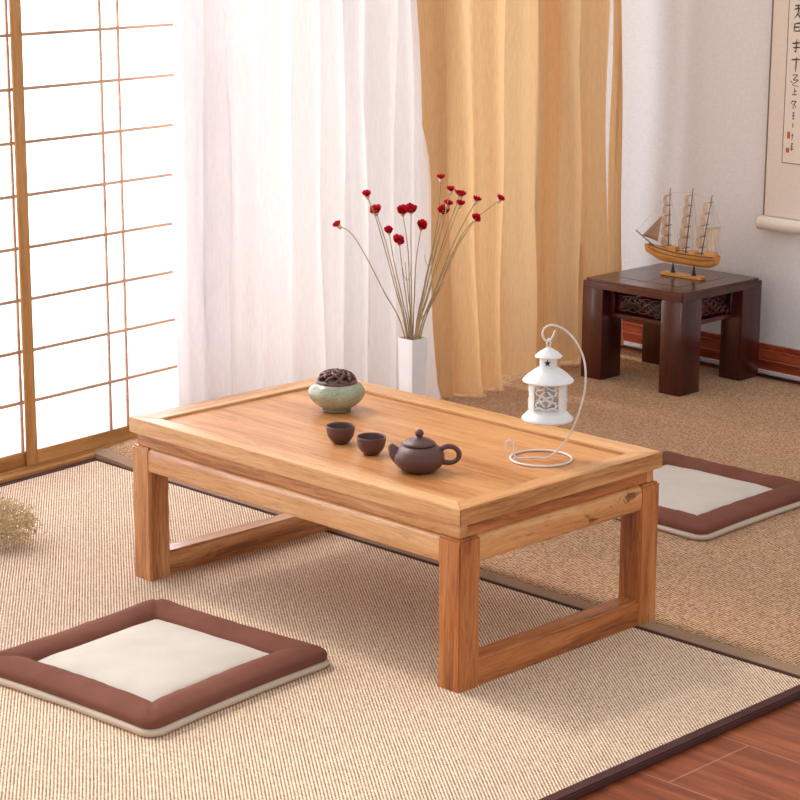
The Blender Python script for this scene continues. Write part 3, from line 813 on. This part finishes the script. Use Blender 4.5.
carve(Vector((-1, 0, 0)), (sx0+ins_-.004, sy1-ld_, zc0), (sy1-ld_)-(sy0+ld_), zc0, zc1, 4)

# ================================================================== MODEL SHIP (local -X is the bow)
shp = thing('model_sailing_ship', 'small wooden three masted model sailing ship standing on the dark stool', 'model ship', (-.718, 1.763, SHH+.0008), math.radians(3))
shp.scale = (.94, 1, 1)
b = box(-.066, .066, -.0125, .0125, 0, .008, .001, 1); sb_ = obj('display_base', b, MODELW, shp, True)
for sx in (-.034, .034):
    b = bmesh.new(); lathe(b, [(0, .008), (.007, .008), (.0065, .010), (.0035, .016), (.0045, .018), (.0028, .022), (.002, .0345), (0, .035)], 16, sx, 0)
    obj('support_post', b, BLACK, sb_, 'all')
hz = .0315
def station(u):   # u 0 bow .. 1 stern
    x = -.118+.226*u
    wd = .0215*math.sin(PI*min(1, (u*.93+.02)*.62+.0))**.75 if u < .8 else .0215*(1-.35*((u-.8)/.2))*math.sin(PI*.74*.62+.26)**.75
    keel = .0+.020*max(0, (.28-u)/.28)**1.6+.012*max(0, (u-.86)/.14)**1.5
    deck = .031+.010*abs(1-u*1.6)**2*(1 if u < .62 else .15)
    return x, max(wd, .0015), keel, deck
b = bmesh.new(); rows = []
NS = 26
for i in range(NS+1):
    x, wd, k, d = station(i/NS)
    row = []
    for j in range(13):
        t = j/12*2-1; s = math.copysign(abs(t)**.8, t)
        y = wd*math.sin(s*PI/2)
        z = k+(d-k)*(1-math.cos(t*PI/2)**1.0) if abs(t) < 1 else d
        row.append(b.verts.new((x+(-.012*(z/.04) if i == 0 else 0), y, hz+z)))
    rows.append(row)
for A, B in zip(rows, rows[1:]):
    for j in range(12): b.faces.new((A[j], A[j+1], B[j+1], B[j]))
    b.faces.new((A[12], A[0], B[0], B[12]))
b.faces.new(rows[0]); b.faces.new(rows[-1][::-1])
bmesh.ops.recalc_face_normals(b, faces=b.faces[:])
hull = obj('hull', b, MODELW, shp, True)
b = bmesh.new()
for sgn in (-1, 1):
    for zz, rr, u0, u1 in ((.68, .0011, .0, 1), (1.0, .0016, .0, .98)):
        pts = []
        for i in range(25):
            x, wd, k, d = station(u0+(u1-u0)*i/24); t = math.acos(1-zz)/(PI/2) if zz < 1 else 1
            pts.append((x, sgn*(wd*math.sin(min(1, t**.8)*PI/2)+.0006), hz+k+(d-k)*zz))
        tube(b, pts, rr, 5)
obj('wale', b, MODELD, hull, 'all')
for q_ in ((-.050, -.022, -.010, .010, .028, .044), (.020, .040, -.009, .009, .028, .040), (.072, .102, -.012, .012, .026, .041)): obj('deckhouse', box(q_[0], q_[1], q_[2], q_[3], hz+q_[4], hz+q_[5], .001, 1), MODELW, hull, True)
b = bmesh.new(); tube(b, [(-.100, 0, hz+.038), (-.160, 0, hz+.072)], lambda t: .0019-.0006*t, 7); obj('bowsprit', b, MODELD, shp, 'all')
masts = [(-.052, .222, 0), (.004, .229, .03), (.055, .216, .06)]
def sail_c(bm, x, z, w_, h, bulge):
    F0 = set(bm.faces)
    grid(bm, lambda u, v: Vector((x-.003-bulge*math.sin(PI*v)*(1-.25*(2*u-1)**2), (u-.5)*w_*(1-.15*v), z+h*v-.15*h*math.sin(2*PI*v))), 6, 10)
    bmesh.ops.solidify(bm, geom=[f for f in bm.faces if f not in F0], thickness=.0006)
for mi, (mx, mh, lean) in enumerate(masts):
    b = bmesh.new(); top = Vector((mx+(0, .018, .028)[mi], 0, mh)); bot = Vector((mx, 0, hz+.024))
    tube(b, [bot, top], lambda t: .0019-.0008*t, 7)
    mo = obj('mast', b, MODELD, shp, 'all')
    b = bmesh.new()
    nsl = (5, 5, 4)[mi]; z0_ = .075 if mi < 2 else .082; zt_ = mh-.018
    for k in range(nsl):
        zz = z0_+(zt_-z0_)*k/nsl; h = (zt_-z0_)/nsl*1.02; t = (zz-bot.z)/(top.z-bot.z); xx = bot.x+(top.x-bot.x)*t
        wdt = .036-.004*k
        obj('yard', tube(bmesh.new(), [(xx-.002, -wdt/2, zz), (xx-.002, wdt/2, zz)], .0008, 5), MODELD, mo, 'all')
        s = bmesh.new(); sail_c(s, xx, zz, wdt*.92, h, (.017, .017, .015)[mi]); obj('square_sail', s, SAIL, mo, 'all')
    tube(b, [(top.x-.003, -.011, zt_), (top.x-.003, .011, zt_)], .0008, 5)
    obj('yard', b, MODELD, mo, 'all')
b = bmesh.new()
def tri(bm, P, n=6):
    A, B, C = [Vector(p) for p in P]; F0 = set(bm.faces)
    grid(bm, lambda u, v: A.lerp(B, u).lerp(C, v)+Vector((0, .004*math.sin(PI*u)*(1-v), 0)), n, n)
    bmesh.ops.remove_doubles(bm, verts=bm.verts[:], dist=1e-6)
    bmesh.ops.solidify(bm, geom=[f for f in bm.faces if f not in F0], thickness=.0006)
tri(b, [(-.140, 0, hz+.060), (-.088, 0, hz+.050), (-.076, 0, .150)])
obj('jib_sail', b, mat_plain('jib_cloth', srgb(178, 146, 120), .9, .1, 150), shp, 'all')
b = bmesh.new()
grid(b, lambda u, v: Vector((.068+.040*u*(.75+.25*v)+.003*v, .004*math.sin(PI*u), .072+.060*v+.012*u*v-.004*u)), 6, 6)
bmesh.ops.solidify(b, geom=b.faces[:], thickness=.0006)
obj('spanker_sail', b, SAIL, shp, 'all')
b = bmesh.new()
tops = [Vector((mx+(0, .017, .026)[i], 0, mh-.012)) for i, (mx, mh, l) in enumerate(masts)]
tube(b, [(.064, 0, .130), (.115, 0, .140)], .0009, 5)
rr = .00035
for i, tq in enumerate(tops):
    for sgn in (-1, 1):
        for dx in (-.008, .010, .022):
            tube(b, [tq, (tq.x+dx, sgn*.021, hz+.033)], rr, 4)
tube(b, [(-.158, 0, hz+.071), tops[0]], rr, 4); tube(b, [tops[0], tops[1]], rr, 4); tube(b, [tops[1], tops[2]], rr, 4); tube(b, [tops[2], (.115, 0, .14)], rr, 4); tube(b, [(.115, 0, .14), (.106, 0, hz+.035)], rr, 4)
tube(b, [(-.120, 0, hz+.05), (-.070, 0, .165)], rr, 4); tube(b, [tops[0], (.0, 0, hz+.03)], rr, 4); tube(b, [tops[1], (.05, 0, hz+.03)], rr, 4); tube(b, [tops[2], (.10, 0, hz+.04)], rr, 4)
obj('rigging', b, THREAD, shp, 'all')

# ================================================================== HANGING SCROLL (wall coordinates: x along the wall, -y into the room)
scr = thing('hanging_scroll', 'beige paper scroll with ink calligraphy and red seals hanging on the wall', 'wall scroll')
scr.matrix_world = wm
def wx(x): return (x+1.1)/math.cos(wa)
S0, S1 = wx(-.627), wx(-.627)+.36
obj('silk_backing', box(S0+.004, S1-.004, -.008, -.004, .405, 1.45), PAPERS, scr)
b = bmesh.new(); box(S0, S0+.004, -.009, -.004, .405, 1.45, 0, 1, b); box(S1-.004, S1, -.009, -.004, .405, 1.45, 0, 1, b)
obj('edge_strip', b, TRIMG, scr)
I0, I1, IZ = wx(-.574), S1-.051, .545
b = bmesh.new(); box(I0, I1, -.0086, -.008, IZ, 1.36, 0, 1, b); inner_o = obj('writing_paper', b, PAPERI, scr)
b = bmesh.new()
for (x0, x1, z0, z1) in ((I0-.0015, I0+.0005, IZ-.0015, 1.36), (I1-.0005, I1+.0015, IZ-.0015, 1.36), (I0, I1, IZ-.0015, IZ+.0008), (I0, I1, 1.3585, 1.361)): box(x0, x1, -.0090, -.0078, z0, z1, 0, 1, b)
obj('paper_border', b, TRIMG, inner_o)
b = bmesh.new()
cyl = [(-.024+.0*k, 0) for k in range(1)]
NR = 24; A = []; B = []
for k in range(NR):
    t = 2*PI*k/NR; A.append(b.verts.new((S0+.001, -.021+.0175*math.cos(t), .388+.0175*math.sin(t)))); B.append(b.verts.new((S1+.010, -.021+.0175*math.cos(t), .388+.0175*math.sin(t))))
for k in range(NR): b.faces.new((A[k], A[(k+1) % NR], B[(k+1) % NR], B[k]))
b.faces.new(A[::-1]); b.faces.new(B); bmesh.ops.recalc_face_normals(b, faces=b.faces[:])
ro = obj('roller', b, PAPERS, scr, True)
for xe in (S0+.0005, S1+.0105):
    obj('roller_rim', tube(bmesh.new(), [(xe, -.021+.0165*math.cos(2*PI*k/24), .388+.0165*math.sin(2*PI*k/24)) for k in range(24)], .0012, 5, closed=True), TRIMG, ro)
# ink strokes, one cursive character under the other in the visible column
STK = [  # strokes in a unit cell, each a polyline
 [[(.1,.8),(.9,.9)],[(.5,1),(.45,.55),(.15,.3)],[(.3,.55),(.8,.6),(.75,.2)],[(.2,.15),(.9,.1)]],
 [[(.2,.9),(.8,.95)],[(.15,.65),(.5,.75),(.85,.6),(.6,.4)],[(.5,.95),(.5,.5),(.2,.1)],[(.45,.4),(.85,.05)]],
 [[(.25,.9),(.2,.3)],[(.25,.85),(.75,.9),(.7,.35),(.2,.3)],[(.25,.6),(.7,.62)]],
 [[(.5,1),(.45,.1)],[(.1,.7),(.9,.78)],[(.2,.4),(.85,.45)],[(.45,.1),(.3,.2)]],
 [[(.1,.8),(.9,.85)],[(.55,1),(.5,0)]],
 [[(.2,.9),(.7,.95),(.35,.55),(.8,.55),(.3,.15),(.85,.05)],[(.1,.45),(.3,.3)]],
 [[(.5,.95),(.5,.3)],[(.5,.65),(.8,.68)],[(.15,.28),(.9,.3)]],
 [[(.3,.95),(.1,.6)],[(.2,.8),(.8,.85),(.3,.4)],[(.5,.6),(.8,.2)],[(.4,.35),(.45,.05)]],
 [[(.3,.85),(.7,.9)],[(.5,.95),(.5,.1)],[(.3,.5),(.7,.52)],[(.35,.15),(.7,.12)]],
 [[(.35,.8),(.65,.75)],[(.3,.5),(.7,.48)],[(.4,.25),(.6,.2)]],
 [[(.5,.9),(.45,.6)],[(.3,.6),(.7,.62)],[(.55,.5),(.4,.1)]],
 [[(.3,.9),(.6,.95),(.35,.6),(.7,.6)],[(.5,.6),(.45,.1)],[(.2,.3),(.8,.35)]]]
b = bmesh.new(); rnd = random.Random(4)
xc = wx(-.546)
cells = [(.965, .040), (.920, .042), (.880, .034), (.836, .038), (.792, .040), (.752, .034), (.722, .026), (.692, .026), (.664, .022), (.640, .018), (.612, .022), (.585, .024)]
def stroke(bm, pts, r):
    P = smoothpath([(x, 0, z) for x, z in pts], 5*(len(pts))); n = len(P); L = []; Rr = []
    for i, p in enumerate(P):
        d = (P[min(i+1, n-1)]-P[max(i-1, 0)]); d.normalize(); nn = Vector((-d.z, 0, d.x)); rr = r*(.55+.45*math.sin(PI*(i/(n-1))**.7))
        L.append(bm.verts.new((p.x+nn.x*rr, -.0089, p.z+nn.z*rr))); Rr.append(bm.verts.new((p.x-nn.x*rr, -.0089, p.z-nn.z*rr)))
    for i in range(n-1): bm.faces.new((L[i], Rr[i], Rr[i+1], L[i+1]))
for (zc_, sz), st_ in zip(cells, STK):
    wd = min(.036, sz*1.1)*(.95 if zc_ > .73 else .75)
    for s in st_: stroke(b, [(xc+(x-.5)*wd, zc_+(y-.5)*sz*.92) for x, y in s], .0016*(1.25 if zc_ > .78 else .8))
bmesh.ops.solidify(b, geom=b.faces[:], thickness=.0002)
obj('calligraphy', b, INK, inner_o)
for (x, z, s1, s2) in ((xc-.012, .615, .009, .017), (xc-.013, .577, .010, .012)):
    obj('seal', box(x-s1/2, x+s1/2, -.0088, -.0086, z-s2/2, z+s2/2, 0, 1), SEAL, inner_o)

# ================================================================== DRIED BUNCH at the left edge
db = thing('dried_flower_bunch', 'small tied bunch of fluffy dried tan blossoms lying on the cream rug', 'dried flowers', (-.724, -.318, .0))
b = bmesh.new(); rnd = random.Random(9)
tips = []
HD = Vector((-.35, -.94, 0)).normalized()          # the handle points out of the picture to the left
SD = Vector((-HD.y, HD.x, 0)); root0 = HD*.060+Vector((0, 0, .026))
for k in range(300):
    while True:
        q = Vector((rnd.uniform(-1, 1), rnd.uniform(-1, 1), rnd.uniform(-.75, 1)))
        if .15 < q.length < 1: break
    tip = Vector((q.x*.070, q.y*.074, .045+q.z*.043))
    if tip.z < .006: tip.z = .006+rnd.uniform(0, .006)
    tips.append(tip)
    if k < 70:
        m = root0.lerp(tip, .5)+Vector((0, 0, .004)); tube(b, smoothpath([root0+Vector((rnd.uniform(-.004, .004),)*3), m, tip], 6), .0005, 4)
so = obj('stems', b, STEM, db)
so['kind'] = 'stuff'
b = bmesh.new()
for tip in tips:
    for j in range(9):
        c = tip+Vector((rnd.gauss(0, .007), rnd.gauss(0, .007), rnd.gauss(0, .006)))
        if c.z < .003: c.z = .003
        s = rnd.uniform(.0014, .0030)
        for q in range(3):
            ax = Vector((rnd.gauss(0, 1), rnd.gauss(0, 1), rnd.gauss(0, 1))).normalized(); e1 = ax.orthogonal().normalized(); e2 = ax.cross(e1)
            b.faces.new([b.verts.new(c+e1*s*x+e2*s*y+ax*s*zq) for x, y, zq in ((-1, 0, 0), (0, -.6, .35), (1, 0, 0), (0, .6, .35))])
        if j % 3 == 0: tube(b, [tip, c], .0003, 3, cap=False)
bo = obj('blossoms', b, FUZZ, db); bo['kind'] = 'stuff'
b = bmesh.new(); tube(b, smoothpath([root0-HD*.022, root0, root0+HD*.05+Vector((0, 0, -.004)), root0+HD*.12+Vector((0, 0, -.010))], 24), lambda t: .010+.004*math.sin(t*PI*5)*.25+.003*t, 14)
obj('wrap', b, TWINE, db, 'all')
